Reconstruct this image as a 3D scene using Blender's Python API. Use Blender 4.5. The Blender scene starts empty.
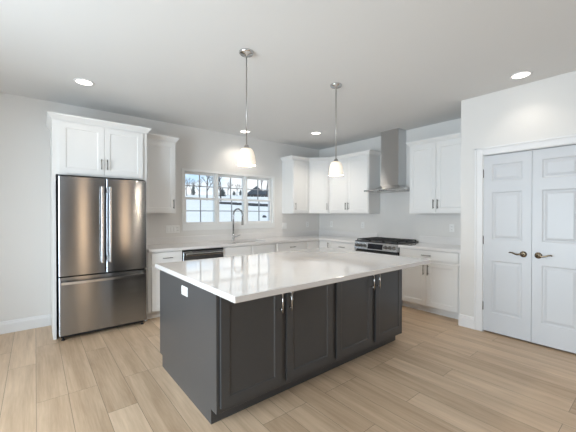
import bpy, bmesh, math, random
from mathutils import Vector, Matrix
C = bpy.context.scene.collection
S = bpy.context.scene
R = math.radians
PI = math.pi

# ------------------------------------------------------------------ camera
cam = bpy.data.cameras.new('camera')
cam.sensor_width = 36.0
cam.lens = 311.5 / 576 * 36
cam.clip_start = 0.05
cam.clip_end = 600
co = bpy.data.objects.new('camera', cam)
C.objects.link(co)
co.location = (0, 0, 1.368)
co.rotation_euler = (R(90 - 0.423), 0, R(-39.07))
S.camera = co

# ------------------------------------------------------------------ exposure
S.view_settings.view_transform = 'Standard'
S.view_settings.look = 'None'
S.view_settings.gamma = 1
S.view_settings.use_curve_mapping = False
S.view_settings.exposure = 0.43

# ------------------------------------------------------------------ winter sky
W = bpy.data.worlds.new('winter_sky')
S.world = W
W.use_nodes = True
nt = W.node_tree
for n in list(nt.nodes):
    nt.nodes.remove(n)
out = nt.nodes.new('ShaderNodeOutputWorld')
bg = nt.nodes.new('ShaderNodeBackground')
tc = nt.nodes.new('ShaderNodeTexCoord')
mp = nt.nodes.new('ShaderNodeMapping')
mp.inputs['Scale'].default_value = (1.0, 1.0, 3.0)
mp.inputs['Location'].default_value = (0.35, 0.1, 0.0)
nz = nt.nodes.new('ShaderNodeTexNoise')
nz.inputs['Scale'].default_value = 2.6
nz.inputs['Detail'].default_value = 5
cr = nt.nodes.new('ShaderNodeValToRGB')
cr.color_ramp.elements[0].position = 0.40
cr.color_ramp.elements[0].color = (0.36, 0.66, 1.0, 1)
cr.color_ramp.elements[1].position = 0.52
cr.color_ramp.elements[1].color = (0.95, 0.97, 1.0, 1)
nt.links.new(tc.outputs['Generated'], mp.inputs['Vector'])
nt.links.new(mp.outputs['Vector'], nz.inputs['Vector'])
nt.links.new(nz.outputs['Fac'], cr.inputs['Fac'])
nt.links.new(cr.outputs['Color'], bg.inputs['Color'])
nt.links.new(bg.outputs[0], out.inputs[0])
bg.inputs['Strength'].default_value = 0.93


def area(name, loc, rot, sx, sy, power, col, spread=180):
    l = bpy.data.lights.new(name, 'AREA')
    l.shape = 'RECTANGLE'
    l.size = sx
    l.size_y = sy
    l.energy = power
    l.color = col
    l.spread = R(spread)
    o = bpy.data.objects.new(name, l)
    o.location = loc
    o.rotation_euler = rot
    C.objects.link(o)
    return o


# daylight through unseen windows behind and left of the camera; last two lamps are added
area('daylight_west', (-2.48, 1.5, 1.15), (0, R(-88), 0), 2.1, 2.6, 185, (0.80, 0.90, 1.0))
area('daylight_south', (-0.45, -3.68, 1.45), (R(100), 0, 0), 2.0, 2.0, 12, (0.9, 0.95, 1.0))
area('fridge_streak_light', (1.185, -3.66, 1.1), (R(90), 0, 0), 0.25, 1.9, 8, (1.0, 0.86, 0.72))  # added warm lamp, reflected as a streak in the left refrigerator door
area('fridge_streak_light', (2.395, -3.66, 1.1), (R(90), 0, 0), 0.25, 1.9, 8, (1.0, 0.86, 0.72))  # second added warm lamp, for the streak in the right refrigerator door


# ------------------------------------------------------------------ materials
def mat(name, col, rough=0.5, metal=0.0, spec=None, bump=None, var=None, aniso=None, coat=None):
    m = bpy.data.materials.new(name)
    m.use_nodes = True
    t = m.node_tree
    b = t.nodes['Principled BSDF']
    b.inputs['Base Color'].default_value = (*col, 1)
    b.inputs['Roughness'].default_value = rough
    b.inputs['Metallic'].default_value = metal
    if spec is not None:
        b.inputs['Specular IOR Level'].default_value = spec
    if coat is not None:
        b.inputs['Coat Weight'].default_value = coat
        b.inputs['Coat Roughness'].default_value = min(rough, 0.2)
    g = t.nodes.new('ShaderNodeNewGeometry')
    if var:
        sc, amt, strch = var
        mpn = t.nodes.new('ShaderNodeMapping')
        mpn.inputs['Scale'].default_value = strch
        n = t.nodes.new('ShaderNodeTexNoise')
        n.inputs['Scale'].default_value = sc
        n.inputs['Detail'].default_value = 4
        r = t.nodes.new('ShaderNodeMapRange')
        r.inputs['To Min'].default_value = 1 - amt
        r.inputs['To Max'].default_value = 1 + amt
        mx = t.nodes.new('ShaderNodeVectorMath')
        mx.operation = 'SCALE'
        mx.inputs[0].default_value = col
        t.links.new(g.outputs['Position'], mpn.inputs['Vector'])
        t.links.new(mpn.outputs[0], n.inputs['Vector'])
        t.links.new(n.outputs['Fac'], r.inputs['Value'])
        t.links.new(r.outputs[0], mx.inputs['Scale'])
        t.links.new(mx.outputs[0], b.inputs['Base Color'])
    if bump:
        sc, st = bump
        n = t.nodes.new('ShaderNodeTexNoise')
        n.inputs['Scale'].default_value = sc
        n.inputs['Detail'].default_value = 3
        bp = t.nodes.new('ShaderNodeBump')
        bp.inputs['Strength'].default_value = st
        bp.inputs['Distance'].default_value = 0.002
        t.links.new(g.outputs['Position'], n.inputs['Vector'])
        t.links.new(n.outputs['Fac'], bp.inputs['Height'])
        t.links.new(bp.outputs[0], b.inputs['Normal'])
    if aniso:
        b.inputs['Anisotropic'].default_value = aniso[0]
        b.inputs['Anisotropic Rotation'].default_value = aniso[1]
        tg = t.nodes.new('ShaderNodeTangent')
        tg.direction_type = 'RADIAL'
        tg.axis = 'Z'
        t.links.new(tg.outputs[0], b.inputs['Tangent'])
    return m


def emit(name, col, strength, mix=None):
    m = bpy.data.materials.new(name)
    m.use_nodes = True
    t = m.node_tree
    b = t.nodes['Principled BSDF']
    b.inputs['Base Color'].default_value = (*col, 1)
    b.inputs['Roughness'].default_value = 0.3
    b.inputs['Emission Color'].default_value = (*col, 1)
    b.inputs['Emission Strength'].default_value = strength
    if mix:
        g = t.nodes.new('ShaderNodeNewGeometry')
        n = t.nodes.new('ShaderNodeTexNoise')
        n.inputs['Scale'].default_value = 28
        n.inputs['Detail'].default_value = 4
        r = t.nodes.new('ShaderNodeMapRange')
        r.inputs['From Min'].default_value = 0.35
        r.inputs['From Max'].default_value = 0.65
        r.inputs['To Min'].default_value = strength * (1 - mix)
        r.inputs['To Max'].default_value = strength * (1 + mix)
        t.links.new(g.outputs['Position'], n.inputs['Vector'])
        t.links.new(n.outputs['Fac'], r.inputs['Value'])
        t.links.new(r.outputs[0], b.inputs['Emission Strength'])
    return m


def glass_mat(name, tint=(0.97, 0.985, 0.98)):
    m = bpy.data.materials.new(name)
    m.use_nodes = True
    t = m.node_tree
    for n in list(t.nodes):
        t.nodes.remove(n)
    o = t.nodes.new('ShaderNodeOutputMaterial')
    tr = t.nodes.new('ShaderNodeBsdfTransparent')
    tr.inputs[0].default_value = (*tint, 1)
    gl = t.nodes.new('ShaderNodeBsdfGlossy')
    gl.inputs['Roughness'].default_value = 0.02
    fr = t.nodes.new('ShaderNodeFresnel')
    fr.inputs['IOR'].default_value = 1.25
    mx = t.nodes.new('ShaderNodeMixShader')
    t.links.new(fr.outputs[0], mx.inputs[0])
    t.links.new(tr.outputs[0], mx.inputs[1])
    t.links.new(gl.outputs[0], mx.inputs[2])
    t.links.new(mx.outputs[0], o.inputs[0])
    return m


def floor_mat():
    m = bpy.data.materials.new('oak_plank_floor')
    m.use_nodes = True
    t = m.node_tree
    N = t.nodes.new
    L = t.links.new
    b = t.nodes['Principled BSDF']
    g = N('ShaderNodeNewGeometry')
    sp = N('ShaderNodeSeparateXYZ')
    cb = N('ShaderNodeCombineXYZ')
    L(g.outputs['Position'], sp.inputs[0])
    ax = N('ShaderNodeMath')
    ax.inputs[1].default_value = 9.5 * 2
    L(sp.outputs['X'], ax.inputs[0])
    ay = N('ShaderNodeMath')
    ay.inputs[1].default_value = 20.3
    L(sp.outputs['Y'], ay.inputs[0])
    L(ay.outputs[0], cb.inputs['X'])
    L(ax.outputs[0], cb.inputs['Y'])
    br = N('ShaderNodeTexBrick')
    br.offset = 0.37
    br.offset_frequency = 3
    br.squash = 1
    br.inputs['Scale'].default_value = 1
    br.inputs['Brick Width'].default_value = 1.22
    br.inputs['Row Height'].default_value = 0.19
    br.inputs['Mortar Size'].default_value = 0.0014
    br.inputs['Mortar Smooth'].default_value = 0.0
    br.inputs['Bias'].default_value = 0.0
    br.inputs['Color1'].default_value = (0, 0, 0, 1)
    br.inputs['Color2'].default_value = (1, 1, 1, 1)
    br.inputs['Mortar'].default_value = (0.5, 0.5, 0.5, 1)
    L(cb.outputs[0], br.inputs['Vector'])
    # grain: long streaks along each board, shifted from board to board
    sh = N('ShaderNodeVectorMath')
    sh.operation = 'MULTIPLY_ADD'
    sh.inputs[1].default_value = (7.0, 13.0, 5.0)
    L(br.outputs['Color'], sh.inputs[0])
    L(cb.outputs[0], sh.inputs[2])
    mp1 = N('ShaderNodeMapping')
    mp1.inputs['Scale'].default_value = (0.9, 9.0, 1.0)
    L(sh.outputs[0], mp1.inputs['Vector'])
    n1 = N('ShaderNodeTexNoise')
    n1.inputs['Scale'].default_value = 1.6
    n1.inputs['Detail'].default_value = 6
    n1.inputs['Roughness'].default_value = 0.6
    n1.inputs['Distortion'].default_value = 0.4
    L(mp1.outputs[0], n1.inputs['Vector'])
    mp2 = N('ShaderNodeMapping')
    mp2.inputs['Scale'].default_value = (2.5, 60.0, 1.0)
    L(sh.outputs[0], mp2.inputs['Vector'])
    n2 = N('ShaderNodeTexNoise')
    n2.inputs['Scale'].default_value = 1.5
    n2.inputs['Detail'].default_value = 3
    L(mp2.outputs[0], n2.inputs['Vector'])
    ramp = N('ShaderNodeValToRGB')
    e = ramp.color_ramp.elements
    e[0].position = 0.20
    e[0].color = FLOOR_DARK
    e[1].position = 0.80
    e[1].color = FLOOR_LIGHT
    a1 = N('ShaderNodeMath')
    a1.operation = 'MULTIPLY_ADD'
    a1.inputs[1].default_value = 0.17
    L(br.outputs['Color'], a1.inputs[0])
    m1 = N('ShaderNodeMath')
    m1.operation = 'MULTIPLY_ADD'
    m1.inputs[1].default_value = 0.62
    m1.inputs[2].default_value = 0.005
    L(n1.outputs['Fac'], m1.inputs[0])
    m2 = N('ShaderNodeMath')
    m2.operation = 'MULTIPLY_ADD'
    m2.inputs[1].default_value = 0.22
    L(n2.outputs['Fac'], m2.inputs[0])
    L(m1.outputs[0], m2.inputs[2])
    L(m2.outputs[0], a1.inputs[2])
    L(a1.outputs[0], ramp.inputs['Fac'])
    mix = N('ShaderNodeMix')
    mix.data_type = 'RGBA'
    L(br.outputs['Fac'], mix.inputs['Factor'])
    L(ramp.outputs['Color'], mix.inputs['A'])
    mix.inputs['B'].default_value = (0.24, 0.18, 0.125, 1)
    L(mix.outputs['Result'], b.inputs['Base Color'])
    b.inputs['Roughness'].default_value = 0.38
    b.inputs['Specular IOR Level'].default_value = 0.3
    bp = N('ShaderNodeBump')
    bp.inputs['Strength'].default_value = 0.25
    bp.inputs['Distance'].default_value = 0.001
    L(n2.outputs['Fac'], bp.inputs['Height'])
    L(bp.outputs[0], b.inputs['Normal'])
    return m


FLOOR_DARK = (0.36, 0.235, 0.14, 1)
FLOOR_LIGHT = (0.80, 0.615, 0.44, 1)

M = {}
M['wall'] = mat('warm_grey_wall_paint', (0.75, 0.735, 0.715), 0.6, bump=(350, 0.05))
M['unseen_dark'] = mat('unseen_wall_darkening', (0.26, 0.25, 0.24), 0.6)  # unseen rear wall darkened to dim the island front and refrigerator reflections
M['ceiling'] = mat('ceiling_paint', (0.75, 0.75, 0.745), 0.8, bump=(200, 0.05))
M['trim'] = mat('white_trim_paint', (0.80, 0.80, 0.805), 0.35)
M['cab'] = mat('white_cabinet_paint', (0.82, 0.815, 0.805), 0.35)
M['cab_in'] = mat('cabinet_toe_paint', (0.70, 0.69, 0.68), 0.5)
M['door'] = mat('white_door_paint', (0.61, 0.625, 0.65), 0.35)
M['grey'] = mat('charcoal_cabinet_paint', (0.062, 0.063, 0.066), 0.28)
M['quartz'] = mat('white_quartz', (0.76, 0.74, 0.73), 0.06, var=(26, 0.025, (1, 1, 1)), spec=0.6, coat=0.7)
M['quartz_honed'] = mat('honed_white_quartz', (0.76, 0.745, 0.735), 0.35, var=(26, 0.025, (1, 1, 1)))
M['pull'] = mat('dark_satin_nickel', (0.22, 0.21, 0.20), 0.35, 1.0)
M['steel'] = mat('brushed_stainless', (0.35, 0.366, 0.39), 0.19, 1.0, var=(3, 0.04, (1, 1, 60)), aniso=(1.0, 0.25))
M['hood'] = mat('hood_stainless', (0.60, 0.60, 0.60), 0.28, 1.0, aniso=(1.0, 0.25))
M['steel_dark'] = mat('polished_nickel', (0.42, 0.42, 0.43), 0.15, 1.0)
M['steel2'] = mat('polished_stainless', (0.62, 0.62, 0.62), 0.22, 1.0)
M['chrome'] = mat('chrome', (0.72, 0.72, 0.73), 0.1, 1.0)
M['nickel'] = mat('satin_nickel', (0.44, 0.42, 0.40), 0.32, 1.0)
M['nickel_dark'] = mat('aged_nickel', (0.20, 0.16, 0.115), 0.2, 1.0)
M['black'] = mat('black_plastic', (0.012, 0.012, 0.013), 0.4)
M['iron'] = mat('cast_iron', (0.02, 0.02, 0.022), 0.55, bump=(400, 0.2))
M['display'] = mat('black_glass', (0.01, 0.012, 0.018), 0.05)
M['plate'] = mat('white_plastic_plate', (0.86, 0.86, 0.85), 0.4)
M['plate_slot'] = mat('plate_slot', (0.12, 0.12, 0.12), 0.5)
M['vinyl'] = mat('white_vinyl', (0.82, 0.82, 0.81), 0.35)
M['muntin'] = mat('grey_muntin', (0.36, 0.37, 0.39), 0.4)
M['glass'] = glass_mat('window_glass')
M['shade'] = emit('alabaster_glass', (1.0, 0.88, 0.74), 0.34, 0.25)
M['bulb'] = emit('warm_bulb', (1.0, 0.85, 0.65), 2)
M['lens'] = emit('downlight_lens', (1.0, 0.93, 0.84), 4)
M['snow'] = mat('snow', (0.92, 0.91, 0.91), 0.7, var=(0.35, 0.06, (1, 1, 1)))
M['bark'] = mat('dark_bark', (0.10, 0.085, 0.08), 0.8, var=(8, 0.3, (1, 1, 1)))
M['twig'] = mat('pale_bark', (0.26, 0.23, 0.23), 0.8, var=(8, 0.2, (1, 1, 1)))
M['needle'] = mat('dark_needles', (0.20, 0.215, 0.21), 0.8, var=(3, 0.4, (1, 1, 1)))
M['roofing'] = mat('slate_roofing', (0.06, 0.075, 0.095), 0.7, var=(2, 0.15, (1, 1, 6)))
M['siding'] = mat('brown_siding', (0.20, 0.17, 0.16), 0.7, var=(2, 0.1, (1, 1, 12)))
M['brush'] = mat('winter_brush', (0.075, 0.075, 0.08), 0.8, var=(2, 0.4, (1, 1, 1)))
M['oak'] = mat('oak_veneer', (0.50, 0.30, 0.16), 0.4, var=(4, 0.2, (8, 8, 0.6)))
M['oak_dark'] = mat('dark_stained_wood', (0.09, 0.06, 0.045), 0.35, var=(4, 0.2, (8, 8, 0.6)))
M['floor'] = floor_mat()


# ------------------------------------------------------------------ mesh helpers
class MB:
    def __init__(self):
        self.b = bmesh.new()

    def box(self, x0, y0, z0, x1, y1, z1, bev=0.0, seg=1):
        r = bmesh.ops.create_cube(self.b, size=1)
        vs = r['verts']
        for v in vs:
            v.co = Vector((x0 + (v.co.x + .5) * (x1 - x0), y0 + (v.co.y + .5) * (y1 - y0), z0 + (v.co.z + .5) * (z1 - z0)))
        if bev:
            es = list({e for v in vs for e in v.link_edges})
            bmesh.ops.bevel(self.b, geom=es, offset=bev, segments=seg, profile=0.5, affect='EDGES')
        return self

    def tube(self, pts, r, n=12, caps=True, closed=False):
        pts = [Vector(p) for p in pts]
        rad = r if isinstance(r, (list, tuple)) else [r] * len(pts)
        rings = []
        prev = None
        for i, p in enumerate(pts):
            a = pts[max(i - 1, 0)]
            c = pts[min(i + 1, len(pts) - 1)]
            d = (c - a).normalized()
            if prev is None:
                ref = Vector((0, 0, 1)) if abs(d.z) < .9 else Vector((1, 0, 0))
                u = d.cross(ref).normalized()
            else:
                u = (prev - d * prev.dot(d)).normalized()
            prev = u
            w = d.cross(u)
            rings.append([self.b.verts.new(p + (u * math.cos(2 * PI * k / n) + w * math.sin(2 * PI * k / n)) * rad[i]) for k in range(n)])
        for i in range(len(rings) - 1):
            for k in range(n):
                f = self.b.faces.new((rings[i][k], rings[i][(k + 1) % n], rings[i + 1][(k + 1) % n], rings[i + 1][k]))
                f.smooth = True
        if caps:
            self.b.faces.new(rings[0][::-1])
            self.b.faces.new(rings[-1])
        return self

    def lathe(self, prof, n=32, origin=(0, 0, 0), axis='Z', smooth=True):
        o = Vector(origin)
        rings = []

        def P(r, z, a):
            c, s = r * math.cos(a), r * math.sin(a)
            if axis == 'Z':
                return o + Vector((c, s, z))
            if axis == 'Y':
                return o + Vector((c, z, s))
            return o + Vector((z, c, s))
        for (r, z) in prof:
            if r < 1e-6:
                rings.append([self.b.verts.new(P(0, z, 0))])
            else:
                rings.append([self.b.verts.new(P(r, z, 2 * PI * k / n)) for k in range(n)])
        for i in range(len(rings) - 1):
            A, B = rings[i], rings[i + 1]
            for k in range(n):
                q = [A[k % len(A)], A[(k + 1) % len(A)], B[(k + 1) % len(B)], B[k % len(B)]]
                q2 = []
                for v in q:
                    if v not in q2:
                        q2.append(v)
                if len(q2) > 2:
                    f = self.b.faces.new(q2)
                    f.smooth = smooth
        return self

    def prism(self, poly, z0, z1):
        a = [self.b.verts.new((x, y, z0)) for x, y in poly]
        c = [self.b.verts.new((x, y, z1)) for x, y in poly]
        n = len(poly)
        self.b.faces.new(a[::-1])
        self.b.faces.new(c)
        for i in range(n):
            self.b.faces.new((a[i], a[(i + 1) % n], c[(i + 1) % n], c[i]))
        return self

    def sweep(self, prof, path, cap=True):
        """profile points (out, z) swept along a plan path of (x, y, nx, ny) mitre points"""
        rings = []
        for (x, y, nx, ny) in path:
            rings.append([self.b.verts.new((x + nx * o, y + ny * o, z)) for o, z in prof])
        n = len(prof)
        for i in range(len(rings) - 1):
            for k in range(n):
                self.b.faces.new((rings[i][k], rings[i][(k + 1) % n], rings[i + 1][(k + 1) % n], rings[i + 1][k]))
        self.b.faces.new(rings[0])
        self.b.faces.new(rings[-1][::-1])
        return self

    def panel_slab(self, x0, z0, x1, z1, yf, yb, xs, zs, cells, seq, bev=0.0015):
        """slab whose front (y = yf) is cut into a grid; the named cells get inset (thickness, depth) steps"""
        b = self.b
        X = [x0] + xs + [x1]
        Z = [z0] + zs + [z1]
        g = [[b.verts.new((x, yf, z)) for z in Z] for x in X]
        pf = []
        for i in range(len(X) - 1):
            for j in range(len(Z) - 1):
                f = b.faces.new((g[i][j], g[i + 1][j], g[i + 1][j + 1], g[i][j + 1]))
                if (i, j) in cells:
                    pf.append(f)
        bk = [b.verts.new(c) for c in ((x0, yb, z0), (x1, yb, z0), (x1, yb, z1), (x0, yb, z1))]
        b.faces.new((bk[3], bk[2], bk[1], bk[0]))
        bot = [g[i][0] for i in range(len(X))]
        top = [g[i][-1] for i in range(len(X))]
        b.faces.new([bk[0], bk[1]] + bot[::-1])
        b.faces.new([bk[2], bk[3]] + top)
        b.faces.new([bk[3], bk[0]] + g[0])
        b.faces.new([bk[1], bk[2]] + g[-1][::-1])
        for th, dp in seq:
            bmesh.ops.inset_individual(b, faces=pf, thickness=th, depth=dp, use_even_offset=True)
        return self

    def build(self, name, m, parent=None, norm=True):
        if norm:
            bmesh.ops.recalc_face_normals(self.b, faces=self.b.faces)
        me = bpy.data.meshes.new(name)
        self.b.to_mesh(me)
        self.b.free()
        me.materials.append(m)
        o = bpy.data.objects.new(name, me)
        C.objects.link(o)
        if parent:
            o.parent = parent
        return o


def tag(o, label=None, cat=None, group=None, kind=None):
    if label:
        o['label'] = label
    if cat:
        o['category'] = cat
    if group:
        o['group'] = group
    if kind:
        o['kind'] = kind
    return o


def thing(name, loc, rz, label, cat, group=None, kind=None):
    o = bpy.data.objects.new(name, None)
    o.empty_display_size = 0.1
    o.location = loc
    o.rotation_euler = (0, 0, R(rz))
    C.objects.link(o)
    return tag(o, label, cat, group, kind)


def struct(name, mb, m, parent=None):
    o = mb.build(name, m, parent)
    if not parent:
        o['kind'] = 'structure'
    return o


# ------------------------------------------------------------------ dimensions
H = 2.743
YB = 4.80          # back wall
XR = 4.765          # range wall
XP = 4.04          # pantry wall
XL = -2.4          # far left wall
YF = -3.6          # wall behind the camera
T = 0.16
WX0, WX1, WZ0, WZ1 = 1.798, 3.534, 1.185, 2.05

# ------------------------------------------------------------------ room shell
struct('floor', MB().box(XL - T, YF - T, -0.12, XR + T, YB + T, 0), M['floor'])
struct('ceiling', MB().box(XL - T, YF - T, H, XR + T, YB + T, H + 0.15), M['ceiling'])
wb = MB()
wb.box(XL - T, YB, 0, WX0, YB + T, H).box(WX1, YB, 0, XR + T, YB + T, H)
wb.box(WX0, YB, 0, WX1, YB + T, WZ0).box(WX0, YB, WZ1, WX1, YB + T, H)
struct('wall_back', wb, M['wall'])
struct('wall_right', MB().box(XR, YF - T, 0, XR + T, YB, H), M['wall'])
# pantry wall with a double-door opening
PD0, PD1, PDH = 0.467, 1.381, 2.046
YP = 1.626         # far corner of the pantry wall
wp = MB()
wp.box(XP, PD1, 0, XP + 0.11, YP, H).box(XP, YF, 0, XP + 0.11, PD0, H).box(XP, PD0, PDH, XP + 0.11, PD1, H)
wp.box(XP + 0.11, YP - 0.11, 0, XR, YP, H)
struct('wall_pantry', wp, M['wall'])
# left wall with a wide glazed opening
LW = (0.15, 2.85, 0.06, 2.25)
wl = MB()
wl.box(XL - T, YF, 0, XL, LW[0], H).box(XL - T, LW[1], 0, XL, YB, H)
wl.box(XL - T, LW[0], 0, XL, LW[1], LW[2]).box(XL - T, LW[0], LW[3], XL, LW[1], H)
struct('wall_left', wl, M['wall'])
# wall behind the camera, with a wide window and two narrow ones added for refrigerator streaks
wf = MB()
wf.box(XL - T, YF - T, 0, -1.5, YF, H).box(0.6, YF - T, 0, 1.05, YF, H).box(2.53, YF - T, 0, XR, YF, H)
wf.box(1.05, YF - T, 2.1, 2.53, YF, H).box(1.05, YF - T, 0, 1.32, YF, 0.12).box(2.26, YF - T, 0, 2.53, YF, 0.12)
wf.box(-1.5, YF - T, 0, 0.6, YF, 0.45).box(-1.5, YF - T, 2.45, 0.6, YF, H)
struct('wall_front', wf, M['unseen_dark'])


def baseboard(name, x0, y0, x1, y1, nx, ny):
    prof = [(0, 0), (0.016, 0), (0.016, 0.105), (0.010, 0.122), (0.010, 0.132), (0.004, 0.14), (0, 0.14)]
    m = MB()
    m.sweep(prof, [(x0, y0, nx, ny), (x1, y1, nx, ny)])
    return struct(name, m, M['trim'])


baseboard('baseboard_back', XL, YB, 0.144, YB, 0, -1)
baseboard('baseboard_left', XL, LW[1] + 0.02, XL, YB - 0.02, 1, 0)
baseboard('baseboard_front', XL, YF, XP, YF, 0, 1)
baseboard('baseboard_pantry', XP, YP + 0.016, XP, PD1 + 0.084, -1, 0)
baseboard('baseboard_right', XP, PD0 - 0.084, XP, YF, -1, 0)

# pantry door casing
cs = MB()
prof_w = 0.080
cs.box(XP - 0.016, PD1, 0, XP, PD1 + prof_w, PDH + prof_w, 0.003)
cs.box(XP - 0.016, PD0 - prof_w, 0, XP, PD0, PDH + prof_w, 0.003)
cs.box(XP - 0.016, PD0 - 0.001, PDH, XP, PD1 + 0.001, PDH + prof_w, 0.003)
cs.box(XP - 0.024, PD1 + prof_w - 0.016, 0, XP, PD1 + prof_w + 0.004, PDH + prof_w + 0.004, 0.003)
cs.box(XP - 0.024, PD0 - prof_w - 0.004, 0, XP, PD0 - prof_w + 0.016, PDH + prof_w + 0.004, 0.003)
cs.box(XP - 0.024, PD0 - prof_w - 0.004, PDH + prof_w - 0.016, XP, PD1 + prof_w + 0.004, PDH + prof_w + 0.004, 0.003)
cs.box(XP, PD1 - 0.006, 0, XP + 0.11, PD1, PDH).box(XP, PD0, 0, XP + 0.11, PD0 + 0.006, PDH).box(XP, PD0, PDH - 0.006, XP + 0.11, PD1, PDH)
struct('trim_1', cs, M['trim'])


def pantry_door(name, ytop, w, hinge_left):
    """door slab seen from the room: local x runs left to right, front at y = 0"""
    e = bpy.data.objects.new(name, None)
    e.location = (XP + 0.004, ytop, 0)
    e.rotation_euler = (0, 0, R(-90))
    e['kind'] = 'structure'
    C.objects.link(e)
    st = 0.082
    zs = [0.235, 0.835, 1.075, 1.615, 1.735, 1.93]
    m = MB().panel_slab(0, 0.018, w, 2.033, 0, 0.035, [st, w - st], zs,
                        [(1, 1), (1, 3), (1, 5)], [(0.004, -0.002), (0.012, -0.007), (0.010, 0.0), (0.022, 0.006)])
    m.build('door_panel', M['door'], e)
    hx = w - 0.070 if hinge_left else 0.055
    s = -1 if hinge_left else 1
    z = 0.935
    hd = MB()
    hd.lathe([(0, -0.012), (0.022, -0.012), (0.029, -0.008), (0.033, 0.0)], 24, (hx, 0, z), 'Y')
    hd.lathe([(0.0, -0.05), (0.011, -0.05), (0.011, -0.006)], 14, (hx, 0, z), 'Y')
    hd.tube([(hx, -0.045, z), (hx + s * .025, -0.05, z + .001), (hx + s * .045, -0.048, z - .005), (hx + s * .068, -0.046, z + .001),
             (hx + s * .088, -0.046, z + .011), (hx + s * .108, -0.044, z + .013), (hx + s * .120, -0.042, z + .008)],
            [.010, .0095, .0085, .008, .0075, .007, .005], 10)
    hd.build('door_handle', M['nickel_dark'], e)
    for zz in (0.30, 1.06, 1.83):
        hx2 = -0.004 if hinge_left else w + 0.004
        hb = MB().tube([(hx2, -0.004, zz - 0.045), (hx2, -0.004, zz + 0.045)], 0.0065, 8)
        hb.lathe([(0, 0.056), (0.004, 0.052), (0.004, 0.045), (0, 0.045)], 8, (hx2, -0.004, zz))
        hb.build('hinge', M['pull'], e)
    return e


pantry_door('door_1', 1.376, 0.450, True)
pantry_door('door_2', 0.923, 0.450, False)


# ------------------------------------------------------------------ kitchen window (three double-hung units)
wn = bpy.data.objects.new('window_1', None)
wn.location = ((WX0 + WX1) / 2, YB, WZ0)
wn['kind'] = 'structure'
C.objects.link(wn)
wc = Vector(wn.location)


def wpart(name, mb, m, parent=None):
    o = mb.build(name, m, parent or wn)
    if not parent:
        o.matrix_parent_inverse = Matrix.Translation(-wc)
    return o


fr = MB()
t = 0.026
fr.box(WX0 - t, YB - 0.012, WZ0, WX0, YB, WZ1 + t).box(WX1, YB - 0.012, WZ0, WX1 + t, YB, WZ1 + t).box(WX0, YB - 0.012, WZ1, WX1, YB, WZ1 + t)
fr.box(WX0, YB - 0.012, WZ0, WX0 + 0.012, YB + T, WZ1).box(WX1 - 0.012, YB - 0.012, WZ0, WX1, YB + T, WZ1).box(WX0, YB - 0.012, WZ1 - 0.012, WX1, YB + T, WZ1)
wpart('window_frame', fr, M['vinyl'])
si = MB().box(WX0 - t, YB - 0.02, WZ0 - 0.012, WX1 + t, YB + T, WZ0 + 0.012, 0.002)
wpart('window_sill', si, M['vinyl'])
ap = MB().box(WX0 - t, YB - 0.014, WZ0 - 0.085, WX1 + t, YB, WZ0 - 0.012, 0.002)
wpart('window_apron', ap, M['vinyl'])
uw = (WX1 - WX0 - 0.024) / 3
mid = (WZ0 + WZ1) / 2 - 0.005
for k in range(3):
    a = WX0 + 0.012 + k * uw
    c = a + uw
    if k:
        wpart('mullion', MB().box(a - 0.018, YB + 0.015, WZ0 + 0.012, a + 0.018, YB + T, WZ1 - 0.012, 0.002), M['vinyl'])
    for (z0, z1, yy, nm) in ((WZ0 + 0.012, mid + 0.018, YB + 0.028, 'lower_sash'), (mid - 0.018, WZ1 - 0.012, YB + 0.066, 'upper_sash')):
        s_ = 0.043
        m = MB()
        m.box(a + .006, yy, z0, a + s_, yy + .036, z1, .002).box(c - s_, yy, z0, c - .006, yy + .036, z1, .002)
        m.box(a + s_, yy, z0, c - s_, yy + .036, z0 + .036, .002).box(a + s_, yy, z1 - .036, c - s_, yy + .036, z1, .002)
        so = wpart(nm, m, M['vinyl'])
        xm = (a + c) / 2
        zm = (z0 + z1) / 2
        mm = MB().box(xm - .007, yy + .010, z0 + .036, xm + .007, yy + .026, z1 - .036).box(a + s_, yy + .010, zm - .007, c - s_, yy + .026, zm + .007)
        wpart('muntin', mm, M['muntin'], so)
        gp = MB().box(a + s_, yy + .016, z0 + .034, c - s_, yy + .020, z1 - .034)
        wpart('pane', gp, M['glass'], so)


def big_window(name, axis, p, a0, a1, z0, z1, n, gm_='glass'):
    e = bpy.data.objects.new(name, None)
    e['kind'] = 'structure'
    C.objects.link(e)
    m = MB()
    g = MB()

    def bx(mb, u0, v0, u1, v1, d0, d1):
        if axis == 'X':
            mb.box(p + d0, u0, v0, p + d1, u1, v1)
        else:
            mb.box(u0, p + d0, v0, u1, p + d1, v1)
    w = 0.06
    bx(m, a0, z0, a1, z0 + w, -.08, -.02)
    bx(m, a0, z1 - w, a1, z1, -.08, -.02)
    for k in range(n + 1):
        c = a0 + (a1 - a0 - w) * k / n
        bx(m, c, z0 + w, c + w, z1 - w, -.08, -.02)
    for k in range(n):
        c0 = a0 + (a1 - a0 - w) * k / n + w
        c1 = a0 + (a1 - a0 - w) * (k + 1) / n
        bx(g, c0, z0 + w, c1, z1 - w, -.045, -.041)
    e2 = m.build('window_frame', M['vinyl'], e)
    g.build('pane', M[gm_], e2)


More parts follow.
